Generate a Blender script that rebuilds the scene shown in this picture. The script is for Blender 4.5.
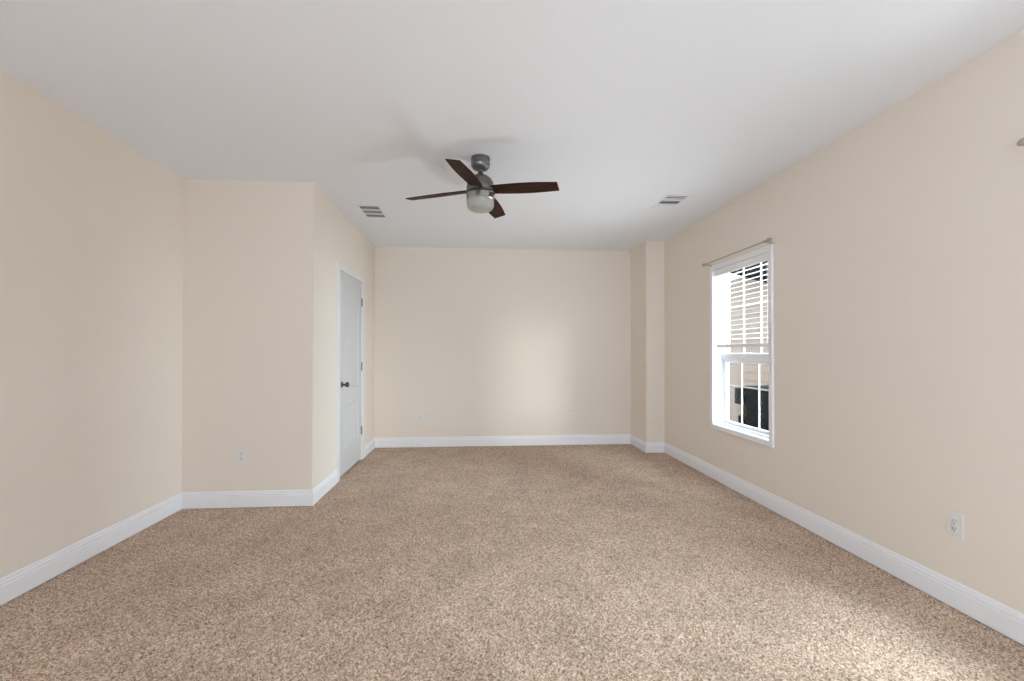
import bpy, bmesh, math, random
from mathutils import Vector, Matrix

for o in list(bpy.data.objects):
    bpy.data.objects.remove(o, do_unlink=True)
scene = bpy.context.scene
C = scene.collection
PI = math.pi

# ------------------------------------------------------------------ room measurements (metres)
H = 2.68                      # ceiling
XL, XC, XP, XR = -2.3807, -1.3578, 2.1371, 2.3736      # left wall, closet side, column side, right wall
Y1, YP, YB, YR = 3.7606, 5.4159, 5.9677, -2.0          # closet front, column front, back wall, rear wall
WT = 0.150                    # outer wall thickness

# ------------------------------------------------------------------ camera
def make_camera():
    yaw, pitch, roll = 0.0742949, 0.0091318, 0.0007082
    fw = Vector((math.sin(yaw)*math.cos(pitch), math.cos(yaw)*math.cos(pitch), math.sin(pitch)))
    rt = Vector((math.cos(yaw), -math.sin(yaw), 0))
    up = rt.cross(fw)
    r2 = rt*math.cos(roll) + up*math.sin(roll)
    u2 = -rt*math.sin(roll) + up*math.cos(roll)
    cd = bpy.data.cameras.new('camera')
    cd.sensor_fit = 'HORIZONTAL'; cd.sensor_width = 36.0
    cd.lens = 440.0/1024*36
    cd.shift_x = 2.4996/1024
    cd.shift_y = 7.7671/1024
    cd.clip_start = 0.05; cd.clip_end = 200
    co = bpy.data.objects.new('camera', cd); C.objects.link(co)
    m = Matrix.Identity(4)
    for i in range(3):
        m[i][0] = r2[i]; m[i][1] = u2[i]; m[i][2] = -fw[i]
    m[0][3], m[1][3], m[2][3] = 0, 0, 1.26806
    co.matrix_world = m
    scene.camera = co
make_camera()

# ------------------------------------------------------------------ sky, sun, added daylight and fill lamps, exposure
scene.view_settings.view_transform = 'Standard'
scene.view_settings.look = 'None'
scene.view_settings.gamma = 1.0
scene.view_settings.use_curve_mapping = False
scene.view_settings.exposure = 0.08
scene.cycles.max_bounces = 16
scene.cycles.diffuse_bounces = 10
scene.cycles.transparent_max_bounces = 16

w = bpy.data.worlds.new('sky'); scene.world = w; w.use_nodes = True
bg = w.node_tree.nodes['Background']
bg.inputs[0].default_value = (0.76, 0.878, 1.0, 1); bg.inputs[1].default_value = 5.3

def sun(name, dirv, strength, angle, col):
    l = bpy.data.lights.new(name, 'SUN'); l.energy = strength; l.angle = math.radians(angle); l.color = col
    o = bpy.data.objects.new(name, l); C.objects.link(o)
    o.location = (6, -6, 6)
    o.rotation_euler = Vector(dirv).to_track_quat('-Z', 'Y').to_euler()
sun('hazy_sun', (-0.615, 0.788, -0.14), 2.7, 19, (1.0, 0.97, 0.93))

def area(name, loc, dirv, sx, sy, power, col):
    l = bpy.data.lights.new(name, 'AREA'); l.shape = 'RECTANGLE'; l.size = sx; l.size_y = sy
    l.energy = power; l.color = col
    o = bpy.data.objects.new(name, l); C.objects.link(o)
    o.location = loc; o.rotation_euler = Vector(dirv).to_track_quat('-Z', 'Y').to_euler()
WB = (0.77, 0.888, 1.0)
UPLIGHT = (0.90, 0.95, 1.0)
# lamp added above the side yard to brighten the carpet through the near window
area('added_fill_near_window', (XR+2.2, -0.4, 3.5), (-1, 0.65, -0.9), 2.8, 1.4, 500, WB)
# lamps added outside, below the side windows, brighten the ceiling as assumed ground bounce
area('added_uplight_window', (XR+1.35, 3.75, -0.45), (-0.5, 0, 1), 3.4, 1.9, 430, UPLIGHT)
area('added_uplight_sill', (XR+0.75, 4.05, -0.45), (-0.3, 0, 1), 3.2, 1.0, 150, UPLIGHT)
area('added_uplight_near_window', (XR+1.1, 1.15, -0.45), (-0.5, 0, 1), 2.0, 1.2, 55, UPLIGHT)
# fill lamp added beside the neighboring house, brightening the closet side wall
area('side_yard_fill_lamp', (7.5, 2.8, 1.7), (-1, 0.1, 0), 2.6, 1.7, 750, WB)

# ------------------------------------------------------------------ materials
def mat(name, col, rough=0.6, metal=0.0, spec=0.5, coat=0.0):
    m = bpy.data.materials.new(name); m.use_nodes = True
    b = m.node_tree.nodes['Principled BSDF']
    b.inputs['Base Color'].default_value = (*col, 1); b.inputs['Roughness'].default_value = rough
    b.inputs['Metallic'].default_value = metal; b.inputs['Specular IOR Level'].default_value = spec
    b.inputs['Coat Weight'].default_value = coat
    return m
def srgb(r, g, b):
    f = lambda c: (c/255/12.92) if c/255 <= 0.04045 else ((c/255+0.055)/1.055)**2.4
    return (f(r), f(g), f(b))
def nodes(m): return m.node_tree.nodes, m.node_tree.links

def textured(m, scale, strength, dist=0.002, detail=3.0, rough=0.6):
    """fine surface relief from noise (roller texture of paint)"""
    n, l = nodes(m); b = n['Principled BSDF']
    tc = n.new('ShaderNodeTexCoord'); nt = n.new('ShaderNodeTexNoise')
    nt.inputs['Scale'].default_value = scale; nt.inputs['Detail'].default_value = detail
    bp = n.new('ShaderNodeBump'); bp.inputs['Strength'].default_value = strength; bp.inputs['Distance'].default_value = dist
    l.new(tc.outputs['Object'], nt.inputs['Vector']); l.new(nt.outputs['Fac'], bp.inputs['Height']); l.new(bp.outputs['Normal'], b.inputs['Normal'])
    return m

M = {}
M['wall'] = textured(mat('cream_wall_paint', srgb(231, 222, 211), 0.75, spec=0.25), 180, 0.12, 0.001)
M['ceiling'] = textured(mat('white_ceiling_paint', srgb(236, 240, 246), 0.9, spec=0.15), 120, 0.15, 0.001)
M['trim'] = textured(mat('white_trim_paint', srgb(237, 238, 241), 0.4, spec=0.4), 40, 0.03, 0.001)
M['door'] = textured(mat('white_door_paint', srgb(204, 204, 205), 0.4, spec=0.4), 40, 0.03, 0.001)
M['casing'] = textured(mat('white_casing_paint', srgb(224, 224, 225), 0.4, spec=0.4), 40, 0.03, 0.001)
M['vinyl'] = textured(mat('white_vinyl', srgb(235, 237, 240), 0.35, spec=0.4), 30, 0.02, 0.001)
M['blind'] = textured(mat('white_blind_slat', srgb(240, 240, 240), 0.4, spec=0.4), 30, 0.02, 0.001)
M['plate'] = textured(mat('white_outlet_plastic', srgb(224, 224, 222), 0.45, spec=0.5), 30, 0.01, 0.001)
M['plate_beige'] = textured(mat('cream_outlet_plastic', srgb(236, 226, 210), 0.35, spec=0.5), 30, 0.01, 0.001)
M['slot'] = textured(mat('dark_slot', (0.02, 0.02, 0.02), 0.6), 30, 0.01, 0.001)
M['vent'] = textured(mat('white_vent_metal', srgb(234, 237, 242), 0.5, spec=0.4), 30, 0.02, 0.001)
M['duct_shade'] = textured(mat('grey_duct_shade', (0.035, 0.035, 0.035), 0.8), 30, 0.02, 0.001)
M['pewter'] = textured(mat('brushed_pewter', (0.20, 0.195, 0.19), 0.38, metal=0.9), 60, 0.03, 0.001)
M['silver'] = textured(mat('brushed_nickel', (0.50, 0.48, 0.46), 0.3, metal=0.95), 60, 0.03, 0.001)
M['bronze'] = textured(mat('dark_bronze', (0.10, 0.095, 0.095), 0.35, metal=0.85), 60, 0.03, 0.001)
M['hinge'] = textured(mat('satin_nickel_hinge', (0.28, 0.28, 0.26), 0.4, metal=0.9), 60, 0.03, 0.001)
M['rod'] = textured(mat('antique_pewter_rod', (0.46, 0.42, 0.36), 0.5, metal=0.5), 60, 0.03, 0.001)
M['condenser'] = textured(mat('black_condenser_metal', (0.003, 0.003, 0.003), 0.6, spec=0.06), 60, 0.05, 0.001)
M['lid'] = textured(mat('grey_condenser_lid', (0.022, 0.022, 0.022), 0.7, spec=0.1), 60, 0.05, 0.001)
M['roof'] = textured(mat('dark_roof_shingle', (0.0025, 0.0025, 0.0025), 0.9, spec=0.02), 25, 0.3, 0.01)
M['siding'] = textured(mat('tan_lap_siding', srgb(120, 104, 92), 0.7, spec=0.2), 50, 0.1, 0.001)

def bowl_glass():
    m = mat('frosted_opal_glass', srgb(172, 174, 168), 0.35, spec=0.5)
    b = m.node_tree.nodes['Principled BSDF']
    b.inputs['Subsurface Weight'].default_value = 0.1; b.inputs['Subsurface Radius'].default_value = (0.02, 0.02, 0.02)
    return textured(m, 20, 0.02, 0.001)
M['bowl'] = bowl_glass()

def pane_glass():
    m = bpy.data.materials.new('clear_window_glass'); m.use_nodes = True
    n, l = nodes(m); n.clear()
    out = n.new('ShaderNodeOutputMaterial'); mx = n.new('ShaderNodeMixShader')
    tr = n.new('ShaderNodeBsdfTransparent'); gl = n.new('ShaderNodeBsdfGlossy'); lw = n.new('ShaderNodeLayerWeight'); pw = n.new('ShaderNodeMath'); fr = n.new('ShaderNodeMath')
    tr.inputs[0].default_value = (0.95, 0.97, 0.96, 1); gl.inputs['Roughness'].default_value = 0.02; lw.inputs['Blend'].default_value = 0.5
    pw.operation = 'POWER'; pw.inputs[1].default_value = 5.0; fr.operation = 'MULTIPLY_ADD'; fr.inputs[1].default_value = 0.3; fr.inputs[2].default_value = 0.006
    l.new(lw.outputs['Facing'], pw.inputs[0]); l.new(pw.outputs[0], fr.inputs[0])
    l.new(fr.outputs[0], mx.inputs[0]); l.new(tr.outputs[0], mx.inputs[1]); l.new(gl.outputs[0], mx.inputs[2]); l.new(mx.outputs[0], out.inputs[0])
    return m
M['glass'] = pane_glass()

def carpet_mat():
    m = mat('speckled_brown_carpet', (0.4, 0.3, 0.22), 0.95, spec=0.05)
    n, l = nodes(m); b = n['Principled BSDF']
    b.inputs['Sheen Weight'].default_value = 0.15; b.inputs['Sheen Roughness'].default_value = 0.6
    tc = n.new('ShaderNodeTexCoord')
    wob = n.new('ShaderNodeTexNoise'); wob.inputs['Scale'].default_value = 90; wob.inputs['Detail'].default_value = 2
    add = n.new('ShaderNodeMixRGB'); add.blend_type = 'LINEAR_LIGHT'; add.inputs[0].default_value = 0.006
    l.new(tc.outputs['Object'], wob.inputs['Vector']); l.new(tc.outputs['Object'], add.inputs[1]); l.new(wob.outputs['Color'], add.inputs[2])
    vo = n.new('ShaderNodeTexVoronoi'); vo.inputs['Scale'].default_value = 185; vo.voronoi_dimensions = '2D'
    l.new(add.outputs[0], vo.inputs['Vector'])
    sep = n.new('ShaderNodeSeparateColor'); l.new(vo.outputs['Color'], sep.inputs[0])
    rp = n.new('ShaderNodeValToRGB'); e = rp.color_ramp.elements
    e[0].position = 0.0; e[0].color = (*srgb(134, 104, 80), 1)
    e[1].position = 1.0; e[1].color = (*srgb(234, 210, 190), 1)
    a = e.new(0.22); a.color = (*srgb(168, 142, 119), 1)
    a = e.new(0.55); a.color = (*srgb(198, 172, 150), 1)
    l.new(sep.outputs[0], rp.inputs[0])
    big = n.new('ShaderNodeTexNoise'); big.inputs['Scale'].default_value = 3.2; big.inputs['Detail'].default_value = 5; big.inputs['Roughness'].default_value = 0.6
    l.new(tc.outputs['Object'], big.inputs['Vector'])
    rb = n.new('ShaderNodeValToRGB'); eb = rb.color_ramp.elements
    eb[0].position = 0.35; eb[0].color = (0.86, 0.86, 0.86, 1); eb[1].position = 0.65; eb[1].color = (1.06, 1.06, 1.06, 1)
    l.new(big.outputs['Fac'], rb.inputs[0])
    mul = n.new('ShaderNodeMixRGB'); mul.blend_type = 'MULTIPLY'; mul.inputs[0].default_value = 1
    l.new(rp.outputs[0], mul.inputs[1]); l.new(rb.outputs[0], mul.inputs[2])
    l.new(mul.outputs[0], b.inputs['Base Color'])
    return m
M['carpet'] = carpet_mat()

def blade_wood():
    m = mat('dark_walnut_blade', (0.04, 0.02, 0.014), 0.55, spec=0.12)
    n, l = nodes(m); b = n['Principled BSDF']
    tc = n.new('ShaderNodeTexCoord'); mp = n.new('ShaderNodeMapping'); mp.inputs['Scale'].default_value = (3, 40, 40)
    nt = n.new('ShaderNodeTexNoise'); nt.inputs['Scale'].default_value = 2.0; nt.inputs['Detail'].default_value = 5; nt.inputs['Distortion'].default_value = 0.6
    rp = n.new('ShaderNodeValToRGB'); e = rp.color_ramp.elements
    e[0].position = 0.35; e[0].color = (0.016, 0.007, 0.005, 1); e[1].position = 0.7; e[1].color = (0.070, 0.026, 0.015, 1)
    l.new(tc.outputs['Object'], mp.inputs[0]); l.new(mp.outputs[0], nt.inputs['Vector']); l.new(nt.outputs['Fac'], rp.inputs[0]); l.new(rp.outputs[0], b.inputs['Base Color'])
    return m
M['blade'] = blade_wood()

def grass_mat():
    m = mat('ground_gravel', (0.2, 0.19, 0.16), 0.95, spec=0.1)
    n, l = nodes(m); b = n['Principled BSDF']
    tc = n.new('ShaderNodeTexCoord'); nt = n.new('ShaderNodeTexNoise'); nt.inputs['Scale'].default_value = 20; nt.inputs['Detail'].default_value = 6
    rp = n.new('ShaderNodeValToRGB'); e = rp.color_ramp.elements
    e[0].color = (0.10, 0.09, 0.07, 1); e[1].color = (0.30, 0.27, 0.22, 1)
    l.new(tc.outputs['Object'], nt.inputs['Vector']); l.new(nt.outputs['Fac'], rp.inputs[0]); l.new(rp.outputs[0], b.inputs['Base Color'])
    return m
M['ground'] = grass_mat()

# ------------------------------------------------------------------ mesh helpers
def add_box(bm, x0, x1, y0, y1, z0, z1, bevel=0.0, mtx=None):
    r = bmesh.ops.create_cube(bm, size=1)
    vs = r['verts']
    for v in vs:
        v.co = Vector(((x0+x1)/2 + v.co.x*(x1-x0), (y0+y1)/2 + v.co.y*(y1-y0), (z0+z1)/2 + v.co.z*(z1-z0)))
    if bevel > 0:
        ed = list({e for v in vs for e in v.link_edges})
        rr = bmesh.ops.bevel(bm, geom=ed, offset=bevel, segments=2, affect='EDGES', profile=0.5)
        vs = list({v for f in rr['faces'] for v in f.verts} | {v for v in vs if v.is_valid})
    if mtx is not None:
        for v in vs: v.co = mtx @ v.co
    return vs

def add_lathe(bm, prof, seg=40, mtx=None, cap=True):
    """prof: (radius, z) from one end to the other, turned about z"""
    rings = []
    for r, z in prof:
        if r < 1e-6:
            v = bm.verts.new((0, 0, z)); rings.append([v])
        else:
            rings.append([bm.verts.new((r*math.cos(2*PI*k/seg), r*math.sin(2*PI*k/seg), z)) for k in range(seg)])
    for a, b in zip(rings, rings[1:]):
        for k in range(seg):
            q = (k+1) % seg
            if len(a) == 1 and len(b) == 1: continue
            if len(a) == 1: bm.faces.new((a[0], b[q], b[k]))
            elif len(b) == 1: bm.faces.new((a[k], a[q], b[0]))
            else: bm.faces.new((a[k], a[q], b[q], b[k]))
    if cap:
        for rg in (rings[0], rings[-1]):
            if len(rg) > 2: bm.faces.new(rg)
    vs = [v for rg in rings for v in rg]
    if mtx is not None:
        for v in vs: v.co = mtx @ v.co
    return vs

def add_tube(bm, pts, rad, seg=12):
    pts = [Vector(p) for p in pts]; rings = []
    for i, p in enumerate(pts):
        t = (pts[min(i+1, len(pts)-1)] - pts[max(i-1, 0)]).normalized()
        a = t.orthogonal().normalized() if i == 0 else (pa - t*pa.dot(t)).normalized()
        pa = a; b = t.cross(a)
        rings.append([bm.verts.new(p + (a*math.cos(2*PI*k/seg) + b*math.sin(2*PI*k/seg))*rad) for k in range(seg)])
    for a, b in zip(rings, rings[1:]):
        for k in range(seg):
            q = (k+1) % seg; bm.faces.new((a[k], a[q], b[q], b[k]))
    bm.faces.new(rings[0]); bm.faces.new(rings[-1])

def obj(name, bm, m, parent=None, smooth=False, loc=None):
    bmesh.ops.recalc_face_normals(bm, faces=bm.faces)
    me = bpy.data.meshes.new(name); bm.to_mesh(me); bm.free()
    me.materials.append(m)
    if smooth:
        for p in me.polygons: p.use_smooth = True
        me.set_sharp_from_angle(angle=math.radians(35))
    o = bpy.data.objects.new(name, me); C.objects.link(o)
    if parent is not None: o.parent = parent
    if loc is not None: o.location = loc
    return o
def boxes(name, lst, m, parent=None, bevel=0.0):
    bm = bmesh.new()
    for b in lst: add_box(bm, *b, bevel=bevel)
    return obj(name, bm, m, parent)
def thing(name, label, cat, loc=(0, 0, 0), rz=0.0, group=None):
    o = bpy.data.objects.new(name, None); C.objects.link(o); o.empty_display_size = 0.1
    o.location = loc; o.rotation_euler = (0, 0, rz); o['label'] = label; o['category'] = cat
    if group: o['group'] = group
    return o
def structure(o, label, cat):
    o['kind'] = 'structure'; o['label'] = label; o['category'] = cat
    return o

# ------------------------------------------------------------------ room shell
W1 = dict(y0=3.405, y1=4.252, z0=0.552, z1=2.090)        # window in view: clear opening
W2 = dict(y0=0.753, y1=1.600, z0=0.552, z1=2.090)        # its twin beside the camera
J = 0.014                                                # jamb board thickness
D1 = dict(y0=4.487, y1=5.309, z1=2.087)                  # closet doorway

def carpet_floor():
    """cut-pile carpet: a fine grid whose tufts stand at uneven heights"""
    import numpy as np
    st = 0.0055
    xs = np.arange(XL-0.02, XR+0.02, st); ys = np.arange(1.2, YB+0.02, st)
    nx, ny = len(xs), len(ys)
    rng = np.random.default_rng(7)
    z = rng.random((ny, nx))**1.3 * -0.008
    X, Y = np.meshgrid(xs, ys)
    X = X + rng.uniform(-0.0018, 0.0018, X.shape); Y = Y + rng.uniform(-0.0018, 0.0018, Y.shape)
    co = np.stack([X, Y, z], -1).reshape(-1, 3)
    idx = np.arange(nx*ny).reshape(ny, nx)
    q = np.stack([idx[:-1, :-1], idx[:-1, 1:], idx[1:, 1:], idx[1:, :-1]], -1).reshape(-1, 4)
    # plain underlay: a box below, and a coarse sheet behind the camera
    nb = len(co)
    x0, x1, y0, y1 = XL-0.05, XR+0.05, YR-0.1, YB+0.08
    bx = np.array([(x0, y0, -0.12), (x1, y0, -0.12), (x1, y1, -0.12), (x0, y1, -0.12), (x0, y0, -0.010), (x1, y0, -0.010), (x1, y1, -0.010), (x0, y1, -0.010),
                   (x0, y0, -0.002), (x1, y0, -0.002), (x1, 1.2, -0.002), (x0, 1.2, -0.002)])
    bf = np.array([(0, 3, 2, 1), (4, 5, 6, 7), (0, 1, 5, 4), (1, 2, 6, 5), (2, 3, 7, 6), (3, 0, 4, 7), (8, 9, 10, 11)]) + nb
    co = np.concatenate([co, bx]).astype(np.float32); q = np.concatenate([q, bf]).astype(np.int32)
    me = bpy.data.meshes.new('floor')
    me.vertices.add(len(co)); me.vertices.foreach_set('co', co.ravel())
    me.loops.add(q.size); me.loops.foreach_set('vertex_index', q.ravel())
    me.polygons.add(len(q)); me.polygons.foreach_set('loop_start', np.arange(0, q.size, 4, dtype=np.int32))
    me.update(calc_edges=True)
    me.materials.append(M['carpet'])
    o = bpy.data.objects.new('floor', me); C.objects.link(o)
    return o
structure(carpet_floor(), 'speckled brown wall to wall carpet floor', 'floor')
structure(boxes('ceiling', [(XL-0.1, XR+WT, YR-0.1, YB+0.1, H, H+0.12)], M['ceiling']), 'plain white painted ceiling', 'ceiling')
structure(boxes('wall_left', [(XL-0.1, XL, YR-0.1, YB+0.1, -0.12, H)], M['wall']), 'long bare cream wall on the left', 'wall')
structure(boxes('wall_back', [(XL, XR+WT, YB, YB+0.1, -0.12, H)], M['wall']), 'cream far end wall with a soft patch of daylight', 'wall')
structure(boxes('wall_closet_front', [(XL, XC, Y1, Y1+0.1, 0, H)], M['wall']), 'narrow cream closet wall facing the camera', 'wall')
structure(boxes('wall_closet_side', [(XC-0.11, XC, Y1+0.1, D1['y0']-0.012, 0, H), (XC-0.11, XC, D1['y1']+0.012, YB, 0, H),
          (XC-0.11, XC, D1['y0']-0.012, D1['y1']+0.012, D1['z1']+0.012, H)], M['wall']), 'cream closet wall holding the white door', 'wall')
structure(boxes('wall_column', [(XP, XR, YP, YB, 0, H)], M['wall']), 'cream boxed out column in the far right corner', 'wall')
structure(boxes('wall_right', [
    (XR, XR+WT, YR-0.1, W2['y0']-J, -0.12, H), (XR, XR+WT, W2['y1']+J, W1['y0']-J, -0.12, H), (XR, XR+WT, W1['y1']+J, YB, -0.12, H),
    (XR, XR+WT, W2['y0']-J, W2['y1']+J, -0.12, W2['z0']-J), (XR, XR+WT, W2['y0']-J, W2['y1']+J, W2['z1']+J, H),
    (XR, XR+WT, W1['y0']-J, W1['y1']+J, -0.12, W1['z0']-J), (XR, XR+WT, W1['y0']-J, W1['y1']+J, W1['z1']+J, H)], M['wall']),
    'cream wall on the right with the window', 'wall')
structure(boxes('wall_rear', [(XL, -1.5, YR-0.1, YR, 0, H), (1.9, XR, YR-0.1, YR, 0, H), (-1.5, 1.9, YR-0.1, YR, 2.35, H)], M['wall']),
          'cream wall behind the camera with an added wide opening', 'wall')  # unseen opening added to let soft daylight into the room

structure(boxes('wall_sun_block', [(XR, XR+WT, -9.0, YR-0.1, -0.5, 3.0)], M['siding']), 'added unseen tan wall behind the room that blocks the sun', 'wall')  # unseen wall added to keep the low sun out of the rear opening

# baseboards: one moulded profile, mitred at the corners
PROF = [(0, 0.003), (0.015, 0.003), (0.015, 0.093), (0.0100, 0.0965), (0.0100, 0.100), (0.0135, 0.103), (0.0135, 0.108), (0.009, 0.112), (0.0075, 0.127), (0.004, 0.133), (0, 0.133)]
def baseboard(name, p0, p1, nrm, m0, m1, label):
    """m0, m1: -1 shortens (inside corner), +1 lengthens (outside corner), 0 square end"""
    p0 = Vector((*p0, 0)); p1 = Vector((*p1, 0)); d = (p1-p0).normalized(); n = Vector((*nrm, 0))
    bm = bmesh.new()
    A = [bm.verts.new(p0 + n*t - d*(m0*t) + Vector((0, 0, z))) for t, z in PROF]
    B = [bm.verts.new(p1 + n*t + d*(m1*t) + Vector((0, 0, z))) for t, z in PROF]
    for i in range(len(PROF)):
        j = (i+1) % len(PROF); bm.faces.new((A[i], A[j], B[j], B[i]))
    bm.faces.new(A); bm.faces.new(B)
    structure(obj(name, bm, M['trim']), label, 'baseboard')
CAS0, CAS1 = D1['y0']-0.074, D1['y1']+0.074              # outer edges of the door casing
baseboard('baseboard_left', (XL, YR), (XL, Y1), (1, 0), 0, -1, 'white moulded baseboard along the left wall')
baseboard('baseboard_closet_front', (XL, Y1), (XC, Y1), (0, -1), -1, 1, 'white baseboard below the closet front wall')
baseboard('baseboard_closet_side', (XC, Y1), (XC, CAS0), (1, 0), 1, 0, 'white baseboard between closet corner and door')
baseboard('baseboard_closet_corner', (XC, CAS1), (XC, YB), (1, 0), 0, -1, 'short white baseboard beyond the closet door')
baseboard('baseboard_back', (XC, YB), (XP, YB), (0, -1), -1, -1, 'white baseboard along the far end wall')
baseboard('baseboard_column_side', (XP, YB), (XP, YP), (-1, 0), -1, 1, 'white baseboard on the side of the column')
baseboard('baseboard_column_front', (XP, YP), (XR, YP), (0, -1), 1, -1, 'white baseboard on the front of the column')
baseboard('baseboard_right', (XR, YP), (XR, YR), (-1, 0), -1, 0, 'long white baseboard below the window wall')

# ------------------------------------------------------------------ closet door
def frame_boards(bm, axis_x, y0, y1, z0, z1, wd, prof, bottom=True):
    """mitred picture-frame casing in the plane x = axis_x; prof: (distance from inner edge 0..wd, projection) ;
       projection is signed along x"""
    loop = [(y0, z0), (y1, z0), (y1, z1), (y0, z1)]
    out = [(-1, -1), (1, -1), (1, 1), (-1, 1)]
    ring = []
    for (y, z), (sy, sz) in zip(loop, out):
        row = []
        for t, pr in prof:
            zz = z + sz*t if (bottom or sz > 0) else z
            row.append(bm.verts.new((axis_x + pr, y + sy*t, zz)))
        ring.append(row)
    segs = [(0, 1), (1, 2), (2, 3), (3, 0)] if bottom else [(1, 2), (2, 3), (3, 0)]
    n = len(prof)
    for a, b in segs:
        for i in range(n-1):
            bm.faces.new((ring[a][i], ring[a][i+1], ring[b][i+1], ring[b][i]))
        bm.faces.new((ring[a][n-1], ring[a][0], ring[b][0], ring[b][n-1]))
    if not bottom:
        bm.faces.new(ring[0]); bm.faces.new(ring[1])

def door():
    root = bpy.data.objects.new('door_1', None); C.objects.link(root); root.empty_display_size = 0.1
    cy = (D1['y0']+D1['y1'])/2
    root.location = (XC, cy, 0)
    structure(root, 'white two panel closet door with dark round knob', 'door')
    y0, y1, z1 = D1['y0']-cy, D1['y1']-cy, D1['z1']
    bm = bmesh.new()
    frame_boards(bm, 0, y0-0.004, y1+0.004, 0, z1+0.004, 0.070, [(0, 0.0), (0, 0.010), (0.012, 0.013), (0.045, 0.015), (0.058, 0.018), (0.068, 0.018), (0.070, 0.014), (0.070, 0.0)], bottom=False)
    obj('casing', bm, M['casing'], root)
    boxes('jamb', [(-0.11, 0, y0-0.012, y0, 0, z1+0.012), (-0.11, 0, y1, y1+0.012, 0, z1+0.012), (-0.11, 0, y0, y1, z1, z1+0.012)], M['trim'], root)
    # slab with two moulded panels
    sy0, sy1, sz0, sz1 = y0+0.003, y1-0.003, 0.020, z1-0.004
    bm = bmesh.new()
    f = 0.0
    pan = [(sy0+0.125, sy1-0.125, 0.275, 0.745), (sy0+0.125, sy1-0.125, 0.885, sz1-0.125)]
    ys = [sy0, pan[0][0], pan[0][1], sy1]; zs = [sz0, pan[0][2], pan[0][3], pan[1][2], pan[1][3], sz1]
    V = {}
    def v(x, y, z):
        k = (round(x, 5), round(y, 5), round(z, 5))
        if k not in V: V[k] = bm.verts.new((x, y, z))
        return V[k]
    for i in range(3):
        for j in range(5):
            a, b, c, d = ys[i], ys[i+1], zs[j], zs[j+1]
            if i == 1 and j in (1, 3):
                prev = [(f, a, b, c, d)]
                for ins, dep in ((0.008, -0.009), (0.024, -0.009), (0.050, -0.002)):
                    prev.append((f+dep, a+ins, b-ins, c+ins, d-ins))
                for P, Q in zip(prev, prev[1:]):
                    pa = [(P[1], P[3]), (P[2], P[3]), (P[2], P[4]), (P[1], P[4])]
                    qa = [(Q[1], Q[3]), (Q[2], Q[3]), (Q[2], Q[4]), (Q[1], Q[4])]
                    for k in range(4):
                        q = (k+1) % 4
                        bm.faces.new((v(P[0], *pa[k]), v(P[0], *pa[q]), v(Q[0], *qa[q]), v(Q[0], *qa[k])))
                Q = prev[-1]
                bm.faces.new((v(Q[0], Q[1], Q[3]), v(Q[0], Q[2], Q[3]), v(Q[0], Q[2], Q[4]), v(Q[0], Q[1], Q[4])))
            else:
                bm.faces.new((v(f, a, c), v(f, b, c), v(f, b, d), v(f, a, d)))
    bk = -0.035
    for i in range(3):
        for j in range(5):
            bm.faces.new((v(bk, ys[i], zs[j]), v(bk, ys[i], zs[j+1]), v(bk, ys[i+1], zs[j+1]), v(bk, ys[i+1], zs[j])))
    for j in range(5):
        for y in (ys[0], ys[3]): bm.faces.new((v(f, y, zs[j]), v(f, y, zs[j+1]), v(bk, y, zs[j+1]), v(bk, y, zs[j])))
    for i in range(3):
        for z in (zs[0], zs[5]): bm.faces.new((v(f, ys[i], z), v(f, ys[i+1], z), v(bk, ys[i+1], z), v(bk, ys[i], z)))
    slab = obj('door_panel', bm, M['door'], root)
    bm = bmesh.new()
    mt = Matrix.Translation((0, sy0+0.068, 0.94)) @ Matrix.Rotation(PI/2, 4, 'Y')
    add_lathe(bm, [(0.0, 0.0), (0.032, 0.0), (0.032, 0.004), (0.024, 0.009), (0.012, 0.012), (0.011, 0.030), (0.017, 0.036), (0.027, 0.045), (0.029, 0.056), (0.025, 0.066), (0.014, 0.071), (0.0, 0.072)], 32, mt)
    k = obj('knob', bm, M['bronze'], root, smooth=True); k['label'] = 'dark bronze round door knob'
    for zc in (1.855, 1.100, 0.350):
        bm = bmesh.new()
        add_lathe(bm, [(0.0, -0.052), (0.004, -0.050), (0.0075, -0.046), (0.0075, -0.016), (0.0066, -0.015), (0.0066, -0.014), (0.0075, -0.013), (0.0075, 0.013), (0.0066, 0.014), (0.0066, 0.015), (0.0075, 0.016), (0.0075, 0.046), (0.004, 0.050), (0.0, 0.052)], 14, Matrix.Translation((0.007, y1-0.001, zc)))
        add_box(bm, -0.001, 0.0015, y1-0.024, y1-0.006, zc-0.045, zc+0.045)
        hg = obj('hinge', bm, M['hinge'], root, smooth=True); hg['label'] = 'satin nickel butt hinge'
door()

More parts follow.
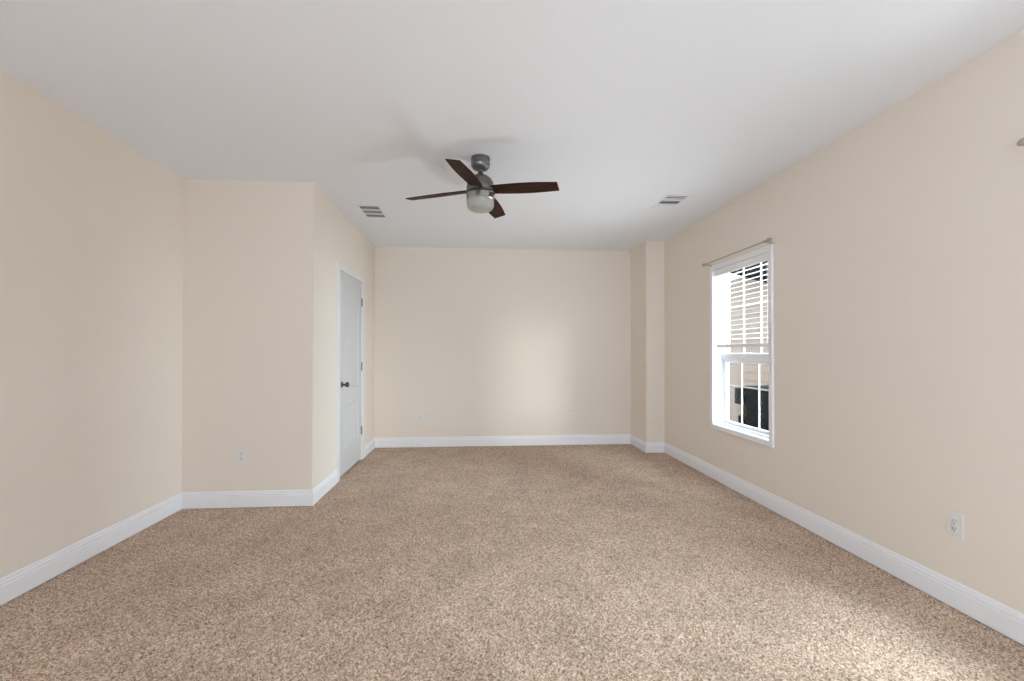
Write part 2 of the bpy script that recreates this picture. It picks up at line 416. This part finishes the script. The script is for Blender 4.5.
# ------------------------------------------------------------------ windows on the right wall
def window(name, W, label, visible):
    root = bpy.data.objects.new(name, None); C.objects.link(root); root.empty_display_size = 0.1
    cy = (W['y0']+W['y1'])/2
    root.location = (XR, cy, W['z0'])
    structure(root, label, 'window')
    hy = (W['y1']-W['y0'])/2; h = W['z1']-W['z0']
    bm = bmesh.new()
    frame_boards(bm, 0, -hy, hy, 0, h, 0.047, [(0, 0.0), (0, -0.012), (0.003, -0.015), (0.034, -0.016), (0.041, -0.018), (0.047, -0.015), (0.047, 0.0)])
    obj('casing', bm, M['trim'], root)
    boxes('jamb', [(0, WT, -hy-J, -hy, -J, h+J), (0, WT, hy, hy+J, -J, h+J), (0, WT, -hy, hy, -J, 0), (0, WT, -hy, hy, h, h+J)], M['trim'], root)
    t = 0.018
    boxes('frame', [(0.092, 0.148, -hy, -hy+t, 0, h), (0.092, 0.148, hy-t, hy, 0, h), (0.060, 0.148, -hy, hy, 0, 0.014), (0.092, 0.148, -hy+t, hy-t, h-0.006, h)], M['vinyl'], root, bevel=0.002)
    s = 0.026
    a, b = -hy+t, hy-t
    def sash(nm, x0, x1, z0, z1, rb, rtop, zm):
        lst = [(x0, x1, a, a+s, z0, z1), (x0, x1, b-s, b, z0, z1), (x0, x1, a+s, b-s, z0, z0+rb), (x0, x1, a+s, b-s, z1-rtop, z1)]
        so = boxes(nm, lst, M['vinyl'], root, bevel=0.003)
        xm = (x0+x1)/2
        boxes('glass_pane', [(xm-0.002, xm+0.002, a+s-0.004, b-s+0.004, z0+rb-0.004, z1-rtop+0.004)], M['glass'], so)
        gy = [a+s + (b-a-2*s)*k/3 for k in (1, 2)]
        g = [(xm-0.012, xm-0.003, y-0.0055, y+0.0055, z0+rb, z1-rtop) for y in gy]
        ed = [a+s] + gy + [b-s]
        for k in range(3):
            g.append((xm-0.012, xm-0.003, ed[k]+(0.0055 if k else 0), ed[k+1]-(0.0055 if k < 2 else 0), zm-0.0055, zm+0.0055))
        boxes('muntin_grid', g, M['vinyl'], so)
        return so
    lo = sash('lower_sash', 0.100, 0.124, 0.014, 0.705, 0.030, 0.090, 0.393)
    sash('upper_sash', 0.126, 0.146, 0.655, h-0.006, 0.055, 0.012, 1.16)
    boxes('meeting_rail', [(0.080, 0.100, -hy+0.002, hy-0.002, 0.652, 0.706)], M['vinyl'], root, bevel=0.003)
    boxes('sash_lock', [(0.086, 0.100, -0.03, 0.03, 0.706, 0.716)], M['vinyl'], root, bevel=0.003)
    return root
window('window_1', W1, 'white double hung window with small panes on the right wall', True)
window('window_2', W2, 'white double hung window beside the camera', False)

# ------------------------------------------------------------------ blind, half raised
def blind():
    cy = (W1['y0']+W1['y1'])/2; hy = (W1['y1']-W1['y0'])/2 - 0.006
    root = thing('window_blind', 'white horizontal slat blind half raised inside the window', 'blind', (XR, cy, W1['z1']))
    boxes('valance', [(0.003, 0.016, -hy, hy, -0.065, -0.002)], M['blind'], root, bevel=0.003)
    boxes('headrail', [(0.020, 0.072, -hy+0.004, hy-0.004, -0.046, -0.002)], M['blind'], root, bevel=0.002)
    first = None
    n = 15
    for k in range(n):
        z = -0.078 - k*0.0442
        if first is None:
            bm = bmesh.new()
            # gently crowned slat
            sec = []
            m = 6
            for i in range(m+1):
                u = -0.025 + 0.05*i/m; sec.append((u, 0.0016 - 2.2*u*u))
            for i in range(m, -1, -1):
                u = -0.025 + 0.05*i/m; sec.append((u, -0.0014 - 2.2*u*u))
            A = [bm.verts.new((x, -hy+0.004, zz)) for x, zz in sec]; B = [bm.verts.new((x, hy-0.004, zz)) for x, zz in sec]
            for i in range(len(sec)):
                j = (i+1) % len(sec); bm.faces.new((A[i], A[j], B[j], B[i]))
            bm.faces.new(A); bm.faces.new(B)
            first = obj('slat', bm, M['blind'], root); s = first
        else:
            s = first.copy(); C.objects.link(s); s.parent = root
        s.location = (0.047, 0, z); s.rotation_euler = (0, math.radians(-9), 0)
    boxes('bottom_rail', [(0.022, 0.072, -hy+0.004, hy-0.004, -0.778, -0.742)], M['blind'], root, bevel=0.004)
    for y in (-hy+0.13, hy-0.13):
        bm = bmesh.new()
        for x in (0.0205, 0.0735): add_tube(bm, [(x, y, -0.046), (x, y, -0.742)], 0.0009, 6)
        obj('ladder_cord', bm, M['blind'], root)
blind()

# ------------------------------------------------------------------ curtain rods
def curtain_rod(W, label, far=0.045):
    ya, yb = W['y0']-0.030, W['y1']+far
    root = thing('curtain_rod', label, 'curtain rod', (XR, (ya+yb)/2, 2.165), group=None)
    c = (ya+yb)/2; off = -0.055
    bm = bmesh.new(); add_tube(bm, [(off, ya-c-0.02, 0), (off, yb-c+0.02, 0)], 0.0055, 14)
    obj('rod', bm, M['rod'], root, smooth=True)
    for s, y in ((-1, ya-c-0.02), (1, yb-c+0.02)):
        bm = bmesh.new()
        mt = Matrix.Translation((off, y, 0)) @ Matrix.Rotation(-s*PI/2, 4, 'X')
        add_lathe(bm, [(0.0, -0.006), (0.0095, -0.006), (0.0095, 0.002), (0.008, 0.005), (0.0135, 0.012), (0.0165, 0.022), (0.0150, 0.033), (0.009, 0.042), (0.0, 0.045)], 20, mt)
        obj('finial', bm, M['rod'], root, smooth=True)
    for y in (ya-c, yb-c):
        bm = bmesh.new()
        mt = Matrix.Translation((0, y, -0.022)) @ Matrix.Rotation(-PI/2, 4, 'Y')
        add_lathe(bm, [(0.0, 0.0), (0.013, 0.0), (0.013, 0.003), (0.009, 0.006), (0.0, 0.006)], 20, mt)
        add_tube(bm, [(-0.004, y, -0.022), (-0.02, y, -0.010), (-0.036, y, -0.009), (-0.050, y, -0.0105), (-0.0655, y, -0.004), (-0.066, y, 0.006)], 0.0052, 10)
        obj('bracket', bm, M['rod'], root, smooth=True)
curtain_rod(W1, 'thin bare pewter curtain rod above the window with blind')
curtain_rod(W2, 'bare pewter curtain rod whose end shows at the right edge', 0.052)

# ------------------------------------------------------------------ ceiling fan
def fan():
    F = Vector((0.025, 3.193, H))
    root = thing('ceiling_fan', 'four blade dark walnut ceiling fan with pewter motor and white bowl light', 'ceiling fan', F)
    def lathe(name, prof, m, seg=48):
        bm = bmesh.new(); add_lathe(bm, prof, seg); return obj(name, bm, m, root, smooth=True)
    lathe('canopy', [(0.0, 0.0), (0.068, 0.0), (0.069, -0.006), (0.069, -0.040), (0.066, -0.043), (0.066, -0.047), (0.069, -0.050), (0.066, -0.066), (0.055, -0.080), (0.036, -0.088), (0.022, -0.090), (0.0, -0.090)], M['pewter'])
    lathe('downrod', [(0.0, -0.085), (0.0125, -0.085), (0.0125, -0.150), (0.0, -0.150)], M['silver'], 20)
    lathe('coupling_cover', [(0.0, -0.096), (0.013, -0.096), (0.015, -0.100), (0.024, -0.122), (0.028, -0.132), (0.028, -0.138), (0.0, -0.138)], M['pewter'], 28)
    lathe('motor_housing', [(0.0, -0.128), (0.028, -0.129), (0.058, -0.138), (0.082, -0.158), (0.095, -0.184), (0.100, -0.212), (0.100, -0.243), (0.097, -0.248), (0.0, -0.248)], M['pewter'])
    lathe('blade_hub', [(0.0, -0.248), (0.103, -0.248), (0.106, -0.252), (0.106, -0.263), (0.103, -0.267), (0.0, -0.267)], M['bronze'])
    lathe('light_fitter', [(0.0, -0.267), (0.100, -0.267), (0.101, -0.271), (0.101, -0.307), (0.098, -0.311), (0.0, -0.311)], M['silver'])
    bw = lathe('glass_bowl', [(0.094, -0.309), (0.0985, -0.312), (0.099, -0.338), (0.097, -0.354), (0.090, -0.368), (0.076, -0.379), (0.055, -0.386), (0.028, -0.390), (0.0, -0.391)], M['bowl'])
    bw['label'] = 'frosted white glass light bowl'
    # blade outline along +x: leading edge (+y) and trailing edge (-y), slanted tip
    R = 0.566
    top = [(0.070, 0.046), (0.16, 0.056), (0.28, 0.063), (0.38, 0.063), (0.48, 0.057), (R+0.003, 0.0494)]
    bot = [(0.070, -0.046), (0.16, -0.054), (0.28, -0.060), (0.38, -0.060), (0.48, -0.055), (R-0.003, -0.0477)]
    bm = bmesh.new()
    th = 0.0035
    pts = top + bot[::-1]
    lo = [bm.verts.new((x, y, -th)) for x, y in pts]; hi = [bm.verts.new((x, y, th)) for x, y in pts]
    n = len(top)
    for a in (lo, hi):
        for i in range(n-1):
            bm.faces.new((a[i], a[i+1], a[2*n-2-i], a[2*n-1-i]))
    for i in range(2*n):
        j = (i+1) % (2*n); bm.faces.new((lo[i], lo[j], hi[j], hi[i]))
    b0 = obj('blade', bm, M['blade'], root)
    for k in range(4):
        b = b0 if k == 0 else b0.copy()
        if k: C.objects.link(b); b.parent = root
        b.matrix_local = Matrix.Translation((0, 0, -0.233)) @ Matrix.Rotation(-0.3097 + PI/2*k, 4, 'Z') @ Matrix.Rotation(0.0396, 4, 'Y') @ Matrix.Rotation(-0.2216, 4, 'X')
fan()

# ------------------------------------------------------------------ ceiling registers
def register(x, y, label, tilts, widths):
    """supply register: long side along y, three openings with louvre blades running along x"""
    root = thing('air_vent', label, 'vent', (x, y, H))
    w_, l_ = 0.092, 0.172; ow, ol = 0.112, 0.195
    bars = []
    sl = [(-0.172, -0.080), (-0.046, 0.046), (0.080, 0.172)]
    bm = bmesh.new()
    lst = [(-ow, -w_, -ol, ol, -0.004, 0), (w_, ow, -ol, ol, -0.004, 0), (-w_, w_, -ol, -l_, -0.004, 0), (-w_, w_, l_, ol, -0.004, 0),
           (-w_, w_, -0.080, -0.046, -0.004, 0), (-w_, w_, 0.046, 0.080, -0.004, 0)]
    for b in lst: add_box(bm, *b, bevel=0.0015)
    obj('frame', bm, M['vent'], root)
    boxes('duct_shade', [(-w_, w_, -l_, l_, -0.0015, -0.0005)], M['duct_shade'], root)  # flat dark sheet, the shade inside the duct put in as colour
    for (a, b), tilt, bw in zip(sl, tilts, widths):
        for k in range(2):
            yy = a + (b-a)*(k+0.5)/2
            bm = bmesh.new()
            add_box(bm, -w_, w_, -bw, bw, -0.0006, 0.0006, mtx=Matrix.Translation((0, yy, -0.0035)) @ Matrix.Rotation(math.radians(tilt), 4, 'X'))
            obj('louvre', bm, M['vent'], root)
register(-1.045, 4.50, 'white ceiling vent with dark slots near the closet wall', (10, 10, 10), (0.010, 0.010, 0.010))
register(1.805, 4.00, 'pale ceiling vent near the window wall', (0, 6, -10), (0.010, 0.005, 0.018))

# ------------------------------------------------------------------ outlets
def outlet(label, loc, rz, m, group=None):
    root = thing('wall_outlet', label, 'outlet', loc, rz, group)     # built facing -y
    bm = bmesh.new()
    add_box(bm, -0.036, 0.036, -0.006, 0, -0.0585, 0.0585, bevel=0.0025)
    obj('cover_plate', bm, m, root)
    for s in (1, -1):
        bm = bmesh.new()
        mt = Matrix.Translation((0, -0.006, s*0.0195)) @ Matrix.Rotation(PI/2, 4, 'X')
        add_lathe(bm, [(0.0, 0.0), (0.0165, 0.0), (0.0165, 0.0015), (0.0155, 0.002), (0.0, 0.002)], 24, mt)
        soc = obj('socket', bm, m, root, smooth=True)
        boxes('slots', [(-0.0075, -0.0050, -0.0086, -0.0078, s*0.0195-0.002, s*0.0195+0.008), (0.0050, 0.0075, -0.0086, -0.0078, s*0.0195-0.001, s*0.0195+0.007),
                        (-0.0025, 0.0025, -0.0086, -0.0078, s*0.0195-0.011, s*0.0195-0.006)], M['slot'], soc)
    bm = bmesh.new()
    add_lathe(bm, [(0.0, 0.0), (0.003, 0.0), (0.0028, 0.001), (0.0, 0.0012)], 12, Matrix.Translation((0, -0.006, 0)) @ Matrix.Rotation(PI/2, 4, 'X'))
    obj('screw', bm, m, root, smooth=True)
outlet('white duplex outlet on the right wall below and nearer than the window', (XR, 2.022, 0.412), -PI/2, M['plate'])
outlet('white duplex outlet on the closet front wall', (-1.915, Y1, 0.418), 0, M['plate'])
outlet('white duplex outlet low on the far wall near the closet door', (-0.752, YB, 0.400), 0, M['plate'])
outlet('cream duplex outlet low on the far wall near the corner column', (1.312, YB, 0.382), 0, M['plate_beige'])

# ------------------------------------------------------------------ outside the window
structure(boxes('ground', [(XR+WT, 16, -8, 20, -0.62, -0.50)], M['ground']), 'bare gravel ground outside the window', 'ground')
def neighbour():
    root = thing('neighbor_house', 'tan sided neighboring house with dark roof seen through the window', 'house', (5.7, 8.0, -0.5))
    bm = bmesh.new()
    p = 0.17; n = 20
    y0, y1 = -2.5, 6.0
    sec = [(0.20, 0.0)]
    for k in range(n): sec += [(0.0, k*p), (0.016, (k+1)*p)]
    sec.append((0.20, n*p))
    A = [bm.verts.new((x, y0, z)) for x, z in sec]; B = [bm.verts.new((x, y1, z)) for x, z in sec]
    for i in range(len(sec)):
        j = (i+1) % len(sec); bm.faces.new((A[i], A[j], B[j], B[i]))
    bm.faces.new(A); bm.faces.new(B)
    obj('siding_wall', bm, M['siding'], root)
    # sloping dark roof edge above the wall
    bm = bmesh.new()
    def zr(y): return 0.5 + 2.476 + 0.337*(y+8.0-7.46)
    prof = [(-2.8, zr(-2.8)), (4.0, zr(4.0)), (4.0, zr(4.0)+0.45), (-2.8, zr(-2.8)+0.45)]
    A = [bm.verts.new((-0.45, y, z)) for y, z in prof]; B = [bm.verts.new((0.0, y, z)) for y, z in prof]
    for i in range(4):
        j = (i+1) % 4; bm.faces.new((A[i], A[j], B[j], B[i]))
    bm.faces.new(A); bm.faces.new(B)
    r = obj('roof_edge', bm, M['roof'], root); r['label'] = 'dark sloping roof edge'
    boxes('utility_box', [(-0.14, 0.0, 0.75, 1.14, 0.67, 1.00)], M['condenser'], root, bevel=0.01)
    boxes('foundation_vent', [(-0.06, 0.0, 0.75, 1.14, 0.21, 0.41)], M['condenser'], root, bevel=0.01)
neighbour()
def condenser():
    root = thing('air_conditioner', 'black louvered outdoor air conditioner with grey lid beyond the lower panes', 'air conditioner', (5.05, 6.9, -0.5))
    boxes('pad', [(-0.5, 0.5, -0.5, 0.5, 0, 0.07)], M['ground'], root, bevel=0.01)
    a = 0.43
    boxes('body', [(-a+0.03, a-0.03, -a+0.03, a-0.03, 0.07, 1.15)] , M['condenser'], root, bevel=0.02)
    for sx in (-1, 1):
        for sy in (-1, 1):
            boxes('corner_post', [(sx*a-0.03, sx*a+0.03, sy*a-0.03, sy*a+0.03, 0.07, 1.15)], M['condenser'], root, bevel=0.008)
    bm = bmesh.new()
    for k in range(28):
        z = 0.12 + k*0.036
        for sx in (-1, 1):
            add_box(bm, sx*a-0.012, sx*a+0.012, -a+0.03, a-0.03, z, z+0.010)
            add_box(bm, -a+0.03, a-0.03, sx*a-0.012, sx*a+0.012, z, z+0.010)
    obj('louvre_grille', bm, M['condenser'], root)
    bm = bmesh.new()
    add_box(bm, -a-0.04, a+0.04, -a-0.04, a+0.04, 1.15, 1.19, bevel=0.012)
    add_lathe(bm, [(0.0, 1.19), (0.34, 1.19), (0.34, 1.20), (0.30, 1.21), (0.0, 1.21)], 32)
    obj('lid', bm, M['lid'], root)['label'] = 'grey metal lid'
condenser()
